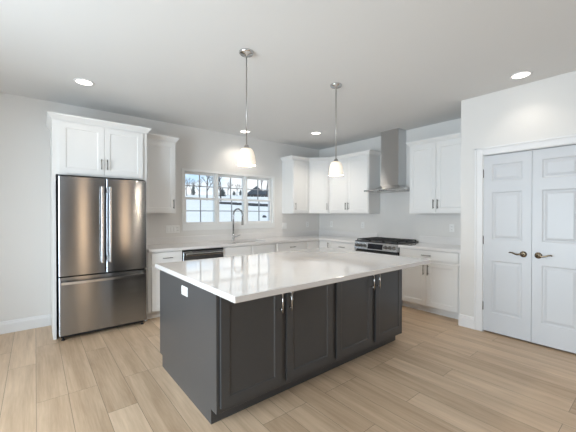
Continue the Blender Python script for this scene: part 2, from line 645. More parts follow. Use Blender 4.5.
big_window('window_2', 'X', XL, LW[0], LW[1], LW[2], LW[3], 3)
big_window('window_3', 'Y', YF, -1.5, 0.6, 0.45, 2.45, 3)
M['added_amber'] = glass_mat('added_amber_glass', (1.0, 0.88, 0.74))  # warm tint added to colour the reflected streaks
big_window('added_window_4', 'Y', YF, 1.05, 1.32, 0.12, 2.1, 1, 'added_amber')  # added unseen sidelight, mirrored as a bright streak in the refrigerator
big_window('added_window_5', 'Y', YF, 2.26, 2.53, 0.12, 2.1, 1, 'added_amber')  # its added twin for the second streak
d3 = bpy.data.objects.new('added_door_3', None)  # added unseen door, the dark gap between the two reflected streaks
d3.location = (1.34, YF - 0.03, 0)
d3['kind'] = 'structure'
C.objects.link(d3)
fd = MB().panel_slab(0, 0.005, 0.90, 2.09, 0, -0.045, [0.13, 0.77], [0.25, 0.9, 1.05, 1.95], [(1, 1), (1, 3)], [(0.012, -0.010), (0.03, 0.005)])
fd.build('door_panel', M['oak_dark'], d3)
MB().tube([(0.07, 0.0, 0.95), (0.07, 0.05, 0.95), (0.18, 0.05, 0.95)], 0.009, 10).build('door_handle', M['nickel_dark'], d3)

# ------------------------------------------------------------------ cabinet parts
DT = 0.020


def shaker(mb, x0, z0, x1, z1, stile=0.058, y=0.0):
    mb.panel_slab(x0, z0, x1, z1, y - DT, y, [x0 + stile, x1 - stile], [z0 + stile, z1 - stile], [(1, 1)], [(0.002, -0.005), (0.005, -0.003), (0.002, -0.003)])
    return mb


def slab(mb, x0, z0, x1, z1, y=0.0):
    mb.box(x0, y - DT, z0, x1, y, z1, 0.003)
    return mb


def pull(x, z, length, vertical, y=-DT, r=0.0055, out=0.030):
    m = MB()
    hl = length / 2
    inset = hl * 0.72
    if vertical:
        m.tube([(x, y - out, z - hl), (x, y - out, z + hl)], r, 10)
        for s in (-1, 1):
            m.tube([(x, y, z + s * inset), (x, y - out, z + s * inset)], r * .85, 8)
    else:
        m.tube([(x - hl, y - out, z), (x + hl, y - out, z)], r, 10)
        for s in (-1, 1):
            m.tube([(x + s * inset, y, z), (x + s * inset, y - out, z)], r * .85, 8)
    return m


CROWN = [(0, 0), (0.004, 0), (0.006, 0.008), (0.018, 0.022), (0.036, 0.046), (0.042, 0.052), (0.042, 0.070), (0, 0.070)]


def crown_part(parent, path, z):
    prof = [(o, z + zz) for o, zz in CROWN]
    return MB().sweep(prof, path).build('crown_moulding', M['cab'], parent)


def wall_cabinet(loc, rz, w, d, z0, z1, doors, label, crown_l, crown_r, group='white wall cabinets'):
    """doors: (x0, x1, handle side). crown_l / crown_r: moulding returns along that side"""
    e = thing('wall_cabinet', (loc[0], loc[1], z0), rz, label, 'cabinet', group)
    h = z1 - z0
    MB().box(0, 0, 0, w, d, h, 0.0015).build('body', M['cab'], e)
    for x0, x1, side in doors:
        do = shaker(MB(), x0, 0.018, x1, h - 0.02).build('door', M['cab'], e)
        hx = x1 - 0.028 if side == 'r' else x0 + 0.028
        pull(hx, 0.018 + 0.115, 0.13, True).build('handle', M['pull'], do)
    path = []
    if crown_l:
        path += [(0, d, -1, 0), (0, 0, -1, -1)]
    else:
        path += [(0, 0, 0, -1)]
    if crown_r:
        path += [(w, 0, 1, -1), (w, d, 1, 0)]
    else:
        path += [(w, 0, 0, -1)]
    crown_part(e, path, h - 0.001)
    return e


ZU0, ZU1 = 1.372, 2.386

# ------------------------------------------------------------------ refrigerator and its cabinet surround
FY = 4.214
rc = thing('refrigerator_cabinet', (0.146, FY, 0), 0, 'tall white cabinet surround with two upper doors above the stainless refrigerator', 'cabinet')
rw = 1.108 - 0.146
rd = YB - FY - 0.002
MB().box(0, 0, 0, 0.03, rd, ZU1, 0.0015).build('side_panel', M['cab'], rc)
MB().box(rw - 0.03, 0, 0, rw, rd, ZU1, 0.0015).build('side_panel', M['cab'], rc)
MB().box(0.03, 0, 1.797, rw - 0.03, rd, ZU1, 0.0015).build('body', M['cab'], rc)
for x0, x1, hx in ((0.060, 0.4840, 0.456), (0.4880, 0.909, 0.516)):
    do = shaker(MB(), x0, 1.815, x1, ZU1 - 0.014).build('door', M['cab'], rc)
    pull(hx, 1.94, 0.12, True).build('handle', M['pull'], do)
crown_part(rc, [(0, rd, -1, 0), (0, 0, -1, -1), (rw, 0, 1, -1), (rw, 4.477 - 0.045 - FY, 1, 0)], ZU1 - 0.001)

rf = thing('refrigerator', (0.190, 4.08, 0), 0, 'stainless french door refrigerator with bottom freezer drawer, set in white surround', 'refrigerator')
fw_ = 1.066 - 0.190
MB().box(0.004, 0.075, 0.045, fw_ - 0.004, 0.70, 1.765, 0.003).build('body', M['black'], rf)


def curved_front(x0, x1, z0, z1, y0=0.0, yb=0.068, n=10, bow=0.010):
    """door skin: slightly bowed front with rounded vertical edges"""
    m = MB()
    pts = []
    for i in range(n + 1):
        s = i / n
        xx = x0 + (x1 - x0) * s
        ed = min(s, 1 - s) * (x1 - x0)
        y = y0 + (0.012 * (1 - min(ed / 0.012, 1)) ** 2)
        pts.append((xx, y))
    pts = [(x0, y0 + 0.012), (x0 + 0.003, y0 + 0.004), (x0 + 0.010, y0)] + [(x0 + (x1 - x0) * i / n, y0) for i in range(1, n)] + [(x1 - 0.010, y0), (x1 - 0.003, y0 + 0.004), (x1, y0 + 0.012)]
    m.prism(pts + [(x1, yb), (x0, yb)], z0, z1)
    return m


xm = fw_ / 2
for x0, x1, hx in ((0, xm - 0.004, xm - 0.040), (xm + 0.004, fw_, xm + 0.040)):
    do = curved_front(x0, x1, 0.698, 1.768).build('door', M['steel'], rf)
    hm = MB().box(hx - 0.013, -0.062, 0.815, hx + 0.013, -0.044, 1.675, 0.006, 2)
    for zz in (0.86, 1.63):
        hm.box(hx - 0.010, -0.046, zz - 0.022, hx + 0.010, 0.001, zz + 0.022, 0.003)
    hm.build('handle', M['steel2'], do)
dr = curved_front(0, fw_, 0.062, 0.684).build('freezer_drawer', M['steel'], rf)
hm = MB()
n = 12
hz = 0.628
pts = [(0.02 + (fw_ - 0.04) * i / n, -0.046 - 0.014 * math.sin(PI * i / n), hz) for i in range(n + 1)]
for i in range(n):
    a, c = pts[i], pts[i + 1]
    vs = []
    for p in (a, c):
        vs.append([hm.b.verts.new((p[0], p[1] + dy, p[2] + dz)) for dy, dz in ((-.009, -.013), (.009, -.013), (.009, .013), (-.009, .013))])
    for k in range(4):
        hm.b.faces.new((vs[0][k], vs[0][(k + 1) % 4], vs[1][(k + 1) % 4], vs[1][k]))
    if i == 0:
        hm.b.faces.new(vs[0])
    if i == n - 1:
        hm.b.faces.new(vs[1][::-1])
for xx in (0.05, fw_ - 0.05):
    hm.box(xx - 0.022, -0.046, hz - 0.010, xx + 0.022, 0.001, hz + 0.010, 0.003)
hm.build('handle', M['steel2'], dr)
MB().box(0.02, 0.07, 0.018, fw_ - 0.02, 0.10, 0.06).build('toe_grille', M['black'], rf)
for xx in (0.04, fw_ - 0.04):
    for yy in (0.055, 0.62):
        MB().lathe([(0, 0), (0.018, 0), (0.018, 0.012), (0.008, 0.014), (0.008, 0.05), (0, 0.05)], 12, (xx, yy, 0)).build('foot', M['black'], rf)
for xx in (0.05, fw_ - 0.05):
    MB().box(xx - 0.03, 0.03, 1.768, xx + 0.03, 0.12, 1.782, 0.003).build('hinge_cover', M['black'], rf)

# ------------------------------------------------------------------ wall cabinets
UYF = 4.477        # front of carcase, back wall
UXF = 4.437       # front of carcase, range wall
wall_cabinet((1.111, UYF), 0, 0.453, YB - UYF - .002, ZU0, ZU1, [(0.012, 0.440, 'r')],
             'single door white wall cabinet between the refrigerator surround and the window', False, True)
wall_cabinet((3.745, UYF), 0, 0.408, YB - UYF - .002, ZU0, ZU1, [(0.014, 0.402, 'l')],
             'single door white wall cabinet right of the window, next to the angled corner cabinet', True, False)
KX, KY = XR - 0.61, YB - 0.61
cc = thing('corner_wall_cabinet', (KX, KY, ZU0), 0, 'angled white corner wall cabinet with one diagonal door', 'cabinet', 'white wall cabinets')
hh = ZU1 - ZU0
qx, qy = UXF - KX, UYF - KY
MB().prism([(0.0, qy), (qx, 0.0), (0.608, 0.0), (0.608, 0.608), (0.0, 0.608)], 0, hh).build('body', M['cab'], cc)
dl = math.hypot(qx, qy)
ang = math.atan2(-qy, qx)
dm = Matrix.Translation((0, qy, 0)) @ Matrix.Rotation(ang, 4, 'Z')
cd = shaker(MB(), 0.022, 0.018, dl - 0.022, hh - 0.02)
cd.b.transform(dm)
cd = cd.build('door', M['cab'], cc)
pm = pull(dl - 0.050, 0.133, 0.13, True)
pm.b.transform(dm)
pm.build('handle', M['pull'], cd)
k = math.tan(R(22.5))
crown_part(cc, [(0.0, qy, -k * 1.0, -1.0), (qx, 0.0, -1.0, -k)], hh - 0.001)
wall_cabinet((UXF, KY - .001), -90, KY - 3.268, XR - UXF - .002, ZU0, ZU1, [(0.012, 0.463, 'r'), (0.467, 0.908, 'l')],
             'two door white wall cabinet left of the range hood', False, True)
wall_cabinet((UXF, 2.523), -90, 2.523 - YP - .003, XR - UXF - .002, ZU0, ZU1, [(0.014, 0.410, 'r'), (0.414, 0.810, 'l')],
             'two door white wall cabinet right of the range hood, beside the pantry wall', True, False)


# ------------------------------------------------------------------ base cabinets
ZB = 0.876


def base_cabinet(loc, rz, w, d, fronts, label, group='white base cabinets', m='cab', nm='base_cabinet', hollow=False):
    e = thing(nm, (loc[0], loc[1], 0), rz, label, 'cabinet', group)
    if hollow:
        bm_ = MB().box(0, 0, 0.1, 0.018, d, ZB).box(w - 0.018, 0, 0.1, w, d, ZB).box(0.018, 0, 0.1, w - 0.018, d, 0.118)
        bm_.box(0.018, d - 0.01, 0.118, w - 0.018, d, ZB).box(0.018, 0, 0.118, w - 0.018, 0.018, ZB)
        bm_.build('body', M[m], e)
    else:
        MB().box(0, 0, 0.1, w, d, ZB, 0.0015).build('body', M[m], e)
    MB().box(0.0, 0.075, 0, w, d - 0.01, 0.1).build('toe_kick', M[m], e)
    for f in fronts:
        kind, x0, z0, x1, z1 = f[:5]
        if kind == 'drawer':
            o = slab(MB(), x0, z0, x1, z1).build('drawer_front', M[m], e)
            if f[5]:
                pull((x0 + x1) / 2, (z0 + z1) / 2, 0.13, False).build('handle', M['pull'], o)
        else:
            o = shaker(MB(), x0, z0, x1, z1).build('door', M[m], e)
            hx = x1 - 0.028 if f[5] == 'r' else x0 + 0.028
            pull(hx, z1 - 0.105, 0.14, True).build('handle', M['pull'], o)
    return e


BYF = 4.200
BXF = 4.165
bd = YB - BYF - 0.002
rdp = XR - BXF - 0.002
base_cabinet((1.111, BYF), 0, 1.553 - 1.111, bd, [('drawer', 0.04, 0.715, 0.432, 0.862, 1), ('door', 0.04, 0.115, 0.432, 0.695, 'r')],
             'narrow white base cabinet between the refrigerator and the dishwasher')
base_cabinet((2.172, BYF), 0, 3.143 - 2.172, bd, [('drawer', 0.02, 0.715, 0.470, 0.862, 0), ('drawer', 0.494, 0.715, 0.943, 0.862, 0),
                                                ('door', 0.02, 0.115, 0.479, 0.695, 'r'), ('door', 0.483, 0.115, 0.943, 0.695, 'l')],
             'white sink base cabinet with two plain false drawer fronts under the window', hollow=True)
base_cabinet((3.145, BYF), 0, 3.834 - 3.145, bd, [('drawer', 0.02, 0.715, 0.660, 0.862, 1), ('door', 0.02, 0.115, 0.337, 0.695, 'r'), ('door', 0.341, 0.115, 0.660, 0.695, 'l')],
             'white base cabinet with a wide drawer, between the sink and the corner')
# corner: L-shaped carcase
kb = thing('corner_base_cabinet', (3.836, BYF, 0), 0, 'white corner base cabinet where the two counter runs meet', 'cabinet', 'white base cabinets')
lx, ly = BXF - 3.836, 3.887 - BYF
MB().prism([(0, 0), (lx, 0), (lx, ly), (XR - 3.838, ly), (XR - 3.838, bd), (0, bd)], 0.1, ZB).build('body', M['cab'], kb)
MB().prism([(0, .075), (lx + .075, .075), (lx + .075, ly), (XR - 3.846, ly), (XR - 3.846, bd - .01), (0, bd - .01)], 0, 0.1).build('toe_kick', M['cab'], kb)
slab(MB(), 0.02, 0.715, lx - 0.03, 0.862).build('drawer_front', M['cab'], kb)
shaker(MB(), 0.02, 0.115, lx - 0.03, 0.695).build('door', M['cab'], kb)
fm = MB().box(lx - DT, ly + 0.015, 0.715, lx, -0.03, 0.862, 0.003)
fo = fm.build('drawer_front', M['cab'], kb)
fm = MB().box(lx - DT, ly + 0.015, 0.115, lx, -0.03, 0.695, 0.003)
fo2 = fm.build('door', M['cab'], kb)
kn = MB().tube([(lx - DT - .03, ly + .045, 0.735), (lx - DT - .03, ly + .045, 0.845)], .0055, 10)
for zz in (0.75, 0.83):
    kn.tube([(lx - DT, ly + .045, zz), (lx - DT - .03, ly + .045, zz)], .0048, 8)
kn.build('handle', M['pull'], fo)

base_cabinet((BXF, 3.885), -90, 3.885 - 3.318, rdp, [('drawer', 0.012, 0.715, 0.55, 0.862, 1), ('door', 0.012, 0.115, 0.279, 0.695, 'r'), ('door', 0.283, 0.115, 0.55, 0.695, 'l')],
             'white base cabinet with drawer on the left side of the gas range')
base_cabinet((BXF, 2.525), -90, 2.525 - YP - 0.003, rdp, [('drawer', 0.02, 0.735, 0.825, 0.865, 1), ('door', 0.02, 0.115, 0.412, 0.708, 'r'), ('door', 0.416, 0.115, 0.825, 0.708, 'l')],
             'white two door base cabinet between the gas range and the pantry wall')

# ------------------------------------------------------------------ dishwasher
dw = thing('dishwasher', (1.558, 4.178, 0), 0, 'stainless dishwasher with bar handle under the counter, left of the sink', 'dishwasher')
ww = 2.167 - 1.558
MB().box(0, 0.03, 0.09, ww, 0.60, 0.868).build('body', M['black'], dw)
dd = MB().box(0.004, 0, 0.115, ww - 0.004, 0.03, 0.845, 0.004).build('door', M['steel'], dw)
hm = MB().box(0.03, -0.045, 0.790, ww - 0.03, -0.028, 0.822, 0.006, 2)
for xx in (0.06, ww - 0.06):
    hm.box(xx - .012, -0.03, 0.797, xx + .012, 0.001, 0.815)
hm.build('handle', M['steel2'], dd)
MB().box(0.004, 0.004, 0.846, ww - 0.004, 0.03, 0.868).build('control_strip', M['black'], dw)
MB().box(0.01, 0.07, 0, ww - 0.01, 0.09, 0.11).build('toe_kick', M['black'], dw)

# ------------------------------------------------------------------ countertops
CT0, CT1 = ZB, 0.914
SX0, SX1, SY0, SY1 = 2.30, 3.04, 4.29, 4.675
FYc, FXc = 4.157, 4.122
ct = MB()
ct.box(1.110, FYc, CT0, SX0, YB, CT1).box(SX1, FYc, CT0, XR, YB, CT1)
ct.box(SX0, FYc, CT0, SX1, SY0, CT1).box(SX0, SY1, CT0, SX1, YB, CT1)
ct.box(FXc, 3.315, CT0, XR, FYc, CT1)
ctop = ct.build('countertop', M['quartz'], None)
tag(ctop, 'white quartz countertop running under the window and around the corner to the range', 'countertop')
bs = MB().box(1.110, YB - 0.02, CT1, XR - 0.02, YB - 0.001, CT1 + 0.10, 0.001).box(XR - 0.02, 3.315, CT1, XR, YB, CT1 + 0.10, 0.001)
bs.build('backsplash', M['quartz_honed'], ctop)
ctop2 = MB().box(FXc, YP + .001, CT0, XR, 2.528, CT1, 0.001).build('countertop', M['quartz'], None)
tag(ctop2, 'short white quartz countertop between the gas range and the pantry wall', 'countertop')
MB().box(XR - 0.02, YP + .001, CT1, XR, 2.528, CT1 + 0.10, 0.001).build('backsplash', M['quartz_honed'], ctop2)

# sink
sk = thing('kitchen_sink', ((SX0 + SX1) / 2, (SY0 + SY1) / 2, 0), 0, 'undermount stainless sink set into the counter below the window', 'sink')
a, b_ = (SX1 - SX0) / 2, (SY1 - SY0) / 2
z0, z1, tw = 0.70, CT0, 0.004
m = MB()
m.box(-a - tw, -b_ - tw, z0, -a, b_ + tw, z1).box(a, -b_ - tw, z0, a + tw, b_ + tw, z1)
m.box(-a, -b_ - tw, z0, a, -b_, z1).box(-a, b_, z0, a, b_ + tw, z1).box(-a - tw, -b_ - tw, z0 - tw, a + tw, b_ + tw, z0)
m.build('basin', M['steel2'], sk)
MB().lathe([(0, 0.003), (0.03, 0.003), (0.043, 0.002), (0.045, 0)], 20, (0, 0.05, z0)).build('drain', M['chrome'], sk)

# faucet
fa = thing('kitchen_faucet', (2.632, 4.725, CT1), 0, 'chrome gooseneck pull-down faucet behind the sink', 'faucet')
MB().lathe([(0, 0), (0.030, 0), (0.030, 0.008), (0.022, 0.012), (0.020, 0.09), (0.017, 0.10), (0.0, 0.102)], 20).build('base', M['chrome'], fa)
dx, dy = 0.060, -0.20
path = [(0, 0, 0.095), (0, 0, 0.40)]
for i in range(1, 13):
    an = PI * i / 12
    f_ = (1 - math.cos(an)) / 2
    path.append((dx * f_, dy * f_, 0.43 + 0.105 * math.sin(an)))
path.append((dx, dy, 0.36))
MB().tube(path, 0.0145, 12).build('spout', M['steel_dark'], fa)
MB().tube([(dx, dy, 0.365), (dx, dy, 0.33), (dx, dy, 0.27), (dx, dy, 0.262)], [0.013, 0.017, 0.019, 0.016], 14).build('spray_head', M['pull'], fa)
hl = MB().tube([(0.018, 0, 0.06), (0.05, -0.004, 0.062)], 0.011, 10).tube([(0.05, -0.004, 0.062), (0.085, -0.01, 0.072), (0.125, -0.016, 0.088)], [0.009, 0.007, 0.006], 10)
hl.build('lever', M['chrome'], fa)

# ------------------------------------------------------------------ range
rg = thing('gas_range', (4.135, 3.311, 0), -90, 'stainless and black slide-in gas range under the hood', 'range')
gw, gd = 3.311 - 2.532, XR - 4.135 - 0.003
MB().box(0.002, 0.03, 0.03, gw - 0.002, gd - 0.02, 0.905).build('body', M['black'], rg)
MB().box(-0.008, 0.0, 0.916, gw + 0.000, gd - 0.03, 0.928, 0.003).build('cooktop', M['black'], rg)
cp = MB()
v = [cp.b.verts.new(c) for c in ((0, -0.035, 0.80), (gw, -0.035, 0.80), (gw, 0.03, 0.80), (0, 0.03, 0.80), (0, -0.012, 0.912), (gw, -0.012, 0.912), (gw, 0.03, 0.912), (0, 0.03, 0.912))]
for q in ((0, 1, 5, 4), (1, 2, 6, 5), (2, 3, 7, 6), (3, 0, 4, 7), (4, 5, 6, 7), (3, 2, 1, 0)):
    cp.b.faces.new([v[i] for i in q])
cpo = cp.build('control_panel', M['steel2'], rg)
sl = 0.023 / 0.112
dsp = MB().box(gw * .34, -0.028, 0.815, gw * .68, -0.0225 + 0.012, 0.895)
for vv in dsp.b.verts:
    vv.co.y = vv.co.y + (vv.co.z - 0.86) * sl
dsp.build('display', M['display'], cpo)
for xx in (0.055, 0.125, 0.195, gw - 0.195, gw - 0.125, gw - 0.055):
    MB().lathe([(0, -0.062), (0.016, -0.062), (0.019, -0.058), (0.022, -0.026), (0.026, -0.022), (0.026, -0.012)], 18, (xx, 0, 0.858), 'Y').build('knob', M['pull'], rg)
od = MB().box(0.006, -0.012, 0.225, gw - 0.006, 0.03, 0.775, 0.004).build('oven_door', M['black'], rg)
MB().box(0.09, -0.016, 0.33, gw - 0.09, -0.011, 0.63, 0.002).build('oven_window', M['display'], od)
hm = MB().tube([(0.05, -0.055, 0.735), (gw - 0.05, -0.055, 0.735)], 0.012, 12)
for xx in (0.085, gw - 0.085):
    hm.tube([(xx, -0.012, 0.735), (xx, -0.055, 0.735)], 0.009, 10)
hm.build('handle', M['steel2'], od)
MB().box(0.006, -0.012, 0.06, gw - 0.006, 0.03, 0.21, 0.004).build('storage_drawer', M['steel'], rg)
for xx in (0.05, gw - 0.05):
    for yy in (0.07, gd - 0.08):
        MB().lathe([(0, 0), (0.02, 0), (0.02, 0.03), (0, 0.03)], 10, (xx, yy, 0)).build('foot', M['black'], rg)
for cx_, cy_ in ((0.15, 0.16), (0.15, 0.45), (gw / 2, 0.305), (gw - 0.15, 0.16), (gw - 0.15, 0.45)):
    MB().lathe([(0, 0.022), (0.028, 0.022), (0.034, 0.016), (0.034, 0.010), (0.045, 0.008), (0.045, 0)], 18, (cx_, cy_, 0.928)).build('burner', M['iron'], rg)
for kx in range(3):
    gx0 = 0.012 + kx * (gw - 0.024) / 3
    gx1 = gx0 + (gw - 0.024) / 3 - 0.006
    gz = 0.957
    g = MB()
    y0, y1 = 0.025, gd - 0.075
    for xx in (gx0 + .006, gx1 - .006):
        g.box(xx - .006, y0, gz - .012, xx + .006, y1, gz, .002)
    for yy in (y0 + .006, (y0 + y1) / 2, y1 - .006):
        g.box(gx0 + .006, yy - .006, gz - .012, gx1 - .006, yy + .006, gz, .002)
    for fy in (.27, .73):
        yc = y0 + (y1 - y0) * fy
        g.box(gx0 + .006, yc - .005, gz - .010, gx1 - .006, yc + .005, gz + .004, .002)
    xc = (gx0 + gx1) / 2
    g.box(xc - .005, y0 + .006, gz - .010, xc + .005, y1 - .006, gz + .004, .002)
    for xx in (gx0 + .008, gx1 - .008):
        for yy in (y0 + .008, (y0 + y1) / 2, y1 - .008):
            g.box(xx - .006, yy - .006, 0.928, xx + .006, yy + .006, gz - .010)
    g.build('grate', M['iron'], rg)

# ------------------------------------------------------------------ hood
hc = 2.896
hd = thing('range_hood', (XR, hc, 1.70), -90, 'stainless chimney range hood between the wall cabinets above the range', 'range hood')
# local: x left(+Y)->right, y: 0 at the wall, negative to the room
cw, cdp, co_ = 0.163, 0.235, -0.035
MB().box(co_ - cw, -cdp, 0.10, co_ + cw, -0.002, H - 1.70 - 0.001, 0.002).build('chimney', M['hood'], hd)
MB().box(co_ - cw + .003, -cdp + .003, 0.62, co_ + cw - .003, -0.004, 0.624).build('chimney_seam', M['black'], hd)
hw, hdp = 0.366, 0.475
cn = MB()
secs = []
zb = 0.035
NS = 9
for i in range(NS):
    s_ = i / (NS - 1)
    # concave curve from the canopy rim in to the chimney
    x_ = hw + (cw - hw) * s_
    yy = -hdp + (hdp - cdp) * s_
    z_ = zb + 0.024 + 0.075 * s_ ** 2.2
    secs.append((x_, yy, z_, co_ * s_))
loops = []
loops.append([(-hw, -hdp, zb), (hw, -hdp, zb), (hw, -0.002, zb), (-hw, -0.002, zb)])
for x_, yy, z_, c_ in secs:
    loops.append([(c_ - x_, yy, z_), (c_ + x_, yy, z_), (c_ + x_, -0.002, z_), (c_ - x_, -0.002, z_)])
rv = [[cn.b.verts.new(p) for p in l] for l in loops]
for i in range(len(rv) - 1):
    for q in range(4):
        cn.b.faces.new((rv[i][q], rv[i][(q + 1) % 4], rv[i + 1][(q + 1) % 4], rv[i + 1][q]))
cn.b.faces.new(rv[0][::-1])
cn.b.faces.new(rv[-1])
cn.build('canopy', M['steel2'], hd)
MB().box(-hw + .05, -hdp + .05, zb - .006, hw - .05, -.05, zb + .001).build('filter', M['nickel'], hd)
for k in range(4):
    MB().lathe([(0, -0.003), (0.006, -0.003), (0.007, 0)], 10, (-0.06 + 0.04 * k, -hdp, zb + 0.009), 'Y').build('button', M['black'], hd)
for xx in (-0.2, 0.2):
    MB().lathe([(0, -0.004), (0.03, -0.004), (0.033, 0)], 16, (xx, -hdp + 0.085, zb - 0.005)).build('light', M['plate'], hd)

# ------------------------------------------------------------------ island
IX0, IX1, IY0, IY1 = 0.880, 3.018, 1.801, 2.938
IG = 'charcoal island cabinets'
iw = (IX1 - IX0 - 0.038) / 2


def island_cabinet(x0, doors, label):
    e = thing('island_cabinet', (x0, IY0, 0), 0, label, 'cabinet', IG)
    d = IY1 - IY0
    MB().box(0, 0, 0.1, iw, d, ZB, 0.001).build('body', M['grey'], e)
    MB().box(0, 0.075, 0, iw, d - 0.07, 0.1).build('toe_kick', M['grey'], e)
    for xa, xb, side in doors:
        o = shaker(MB(), xa - x0, 0.135, xb - x0, 0.846, 0.06).build('door', M['grey'], e)
        hx = (xb - 0.016 if side == 'r' else xa + 0.020) - x0
        pull(hx, 0.735, 0.155, True, r=0.006, out=0.032).build('handle', M['steel2'], o)
    return e


island_cabinet(IX0 + 0.019, [(0.904, 1.388, 'r'), (1.437, 1.931, 'l')], 'left charcoal island cabinet with two shaker doors, nearest the camera')
island_cabinet(IX0 + 0.019 + iw, [(1.980, 2.476, 'r'), (2.530, 2.988, 'l')], 'right charcoal island cabinet with two shaker doors, nearer the pantry')
for x0, lab in ((IX0, 'flat grey end panel of the island facing the refrigerator side, with outlet'), (IX1 - 0.019, 'flat grey end panel on the pantry side of the island')):
    poly = [(IY0 + .075, 0), (IY1 - .07, 0), (IY1 - .07, .1), (IY1, .1), (IY1, ZB), (IY0 - 0.002, ZB), (IY0 - 0.002, .1), (IY0 + .075, .1)]
    m = MB()
    a_ = [m.b.verts.new((0, y, z)) for y, z in poly]
    c_ = [m.b.verts.new((0.0185, y, z)) for y, z in poly]
    m.b.faces.new(a_)
    m.b.faces.new(c_[::-1])
    for i in range(len(poly)):
        j = (i + 1) % len(poly)
        m.b.faces.new((a_[i], a_[j], c_[j], c_[i]))
    o = m.build('island_end_panel', M['grey'])
    o.location = (x0, 0, 0)
    tag(o, lab, 'end panel', 'island end panels')
it = MB().box(0.845, 1.502, CT0, 3.044, 2.960, CT1, 0.003).build('island_countertop', M['quartz'])
tag(it, 'large white quartz slab on top of the charcoal island', 'countertop')


# ------------------------------------------------------------------ outlets and switches
def plate(loc, rz, gangs, label, kinds, turned=False):
    e = thing('outlet_plate' if kinds[0] == 'o' else 'switch_plate', loc, rz, label, 'outlet' if kinds[0] == 'o' else 'light switch', 'wall plates')
    if turned:
        e.rotation_euler.y = R(90)
    w = 0.07 + 0.046 * (gangs - 1)
    MB().box(-w / 2, -0.006, -0.058, w / 2, 0, 0.058, 0.003).build('cover', M['plate'], e)
    for g in range(gangs):
        cx = (g - (gangs - 1) / 2) * 0.046
        if kinds[g] == 'o':
            for s in (-1, 1):
                ob = MB().box(cx - .016, -0.0085, s * .02 - .014, cx + .016, -0.005, s * .02 + .014, .004).build('socket', M['plate'], e)
                MB().box(cx - .008, -0.0092, s * .02 - .005, cx - .005, -0.008, s * .02 + .006).box(cx + .005, -0.0092, s * .02 - .005, cx + .008, -0.008, s * .02 + .006).build('slot', M['plate_slot'], ob)
        else:
            MB().box(cx - .016, -0.010, -.033, cx + .016, -0.005, .033, .002).build('rocker', M['plate'], e)
    return e


plate((1.630, YB, 1.13), 0, 4, 'white four gang switch plate on the wall left of the window', 'ssso')
plate((3.805, YB, 1.13), 0, 2, 'white two gang switch plate on the wall right of the window', 'ss')
plate((4.42, YB, 1.145), 0, 1, 'white outlet plate on the window wall near the kitchen corner', 'o')
plate((XR, 4.436, 1.152), -90, 1, 'white outlet plate on the range wall close to the kitchen corner', 'o')
plate((XR, 3.643, 1.152), -90, 1, 'white outlet plate on the range wall just left of the range', 'o')
plate((XR, 2.039, 1.155), -90, 1, 'white outlet plate on the range wall near the pantry', 'o')
plate((IX0, 2.325, 0.782), -90, 1, 'white outlet plate on the grey island end panel', 'o', True)


# ------------------------------------------------------------------ pendant lamps
def pendant(x, y, label):
    e = thing('pendant_lamp', (x, y, H), 0, label, 'pendant lamp', 'pendant lamps')
    MB().lathe([(0, 0), (0.062, 0), (0.062, -0.010), (0.055, -0.020), (0.016, -0.024), (0.010, -0.036), (0, -0.036)], 28).build('canopy', M['steel2'], e)
    MB().tube([(0, 0, -0.03), (0, 0, -0.79)], 0.0055, 10).build('rod', M['nickel'], e)
    MB().lathe([(0, -0.785), (0.012, -0.787), (0.020, -0.797), (0.022, -0.812), (0.032, -0.816), (0.032, -0.823), (0, -0.823)], 20).build('socket_cap', M['nickel'], e)
    zt = -0.818
    prof = [(0.030, zt), (0.046, zt - 0.008), (0.058, zt - 0.028), (0.067, zt - 0.056), (0.073, zt - 0.090), (0.0765, zt - 0.125), (0.0775, zt - 0.145)]
    inner = [(r - 0.004, z) for r, z in reversed(prof)]
    MB().lathe(prof + inner, 32).build('lamp_shade', M['shade'], e)
    MB().lathe([(0, zt - 0.11), (0.018, zt - 0.10), (0.026, zt - 0.075), (0.020, zt - 0.05), (0.012, zt - 0.03), (0.012, zt), (0, zt)], 16).build('bulb', M['bulb'], e)
    l = bpy.data.lights.new('pendant_light', 'POINT')
    l.energy = 9
    l.color = (1, 0.86, 0.68)
    l.shadow_soft_size = 0.02
    lo = bpy.data.objects.new('pendant_light', l)
    lo.location = (x, y, H + zt - 0.132)
    C.objects.link(lo)
    return e


pendant(1.402, 2.288, 'nickel pendant lamp with white bell shade, the nearer one above the island')
pendant(2.502, 2.268, 'nickel pendant lamp with white bell shade, the farther one above the island')


# ------------------------------------------------------------------ recessed lights
def downlight(x, y, label, power=14):
    e = thing('recessed_light', (x, y, H), 0, label, 'recessed light', 'recessed ceiling lights')
    MB().lathe([(0.072, -0.001), (0.074, -0.006), (0.090, -0.005), (0.094, 0.0), (0.072, 0.0)], 32).build('trim_ring', M['trim'], e)
    MB().lathe([(0, -0.003), (0.072, -0.003), (0.072, 0.0), (0, 0.0)], 32).build('lens', M['lens'], e)
    l = bpy.data.lights.new('downlight', 'SPOT')
    l.energy = power
    l.color = (1, 0.90, 0.78)
    l.spot_size = R(125)
    l.spot_blend = 0.7
    l.shadow_soft_size = 0.06
    lo = bpy.data.objects.new('downlight', l)
    lo.location = (x, y, H - 0.02)
    C.objects.link(lo)
    return e


downlight(0.403, 3.875, 'round recessed ceiling light in front of the refrigerator', 1.5)
downlight(3.746, 0.95, 'round recessed ceiling light in front of the pantry doors', 5)
downlight(2.732, 4.507, 'round recessed ceiling light above the kitchen window and sink', 14)
downlight(3.722, 3.828, 'round recessed ceiling light near the corner wall cabinet', 30)

# ------------------------------------------------------------------ outdoors: snowy slope, trees, a house
rnd = random.Random(5)


def ground_z(r):
    return -0.5 + max(0.0, r - 8) * 0.0850 if r < 110 else -0.5 + 102 * 0.0850 - (r - 110) * 0.01


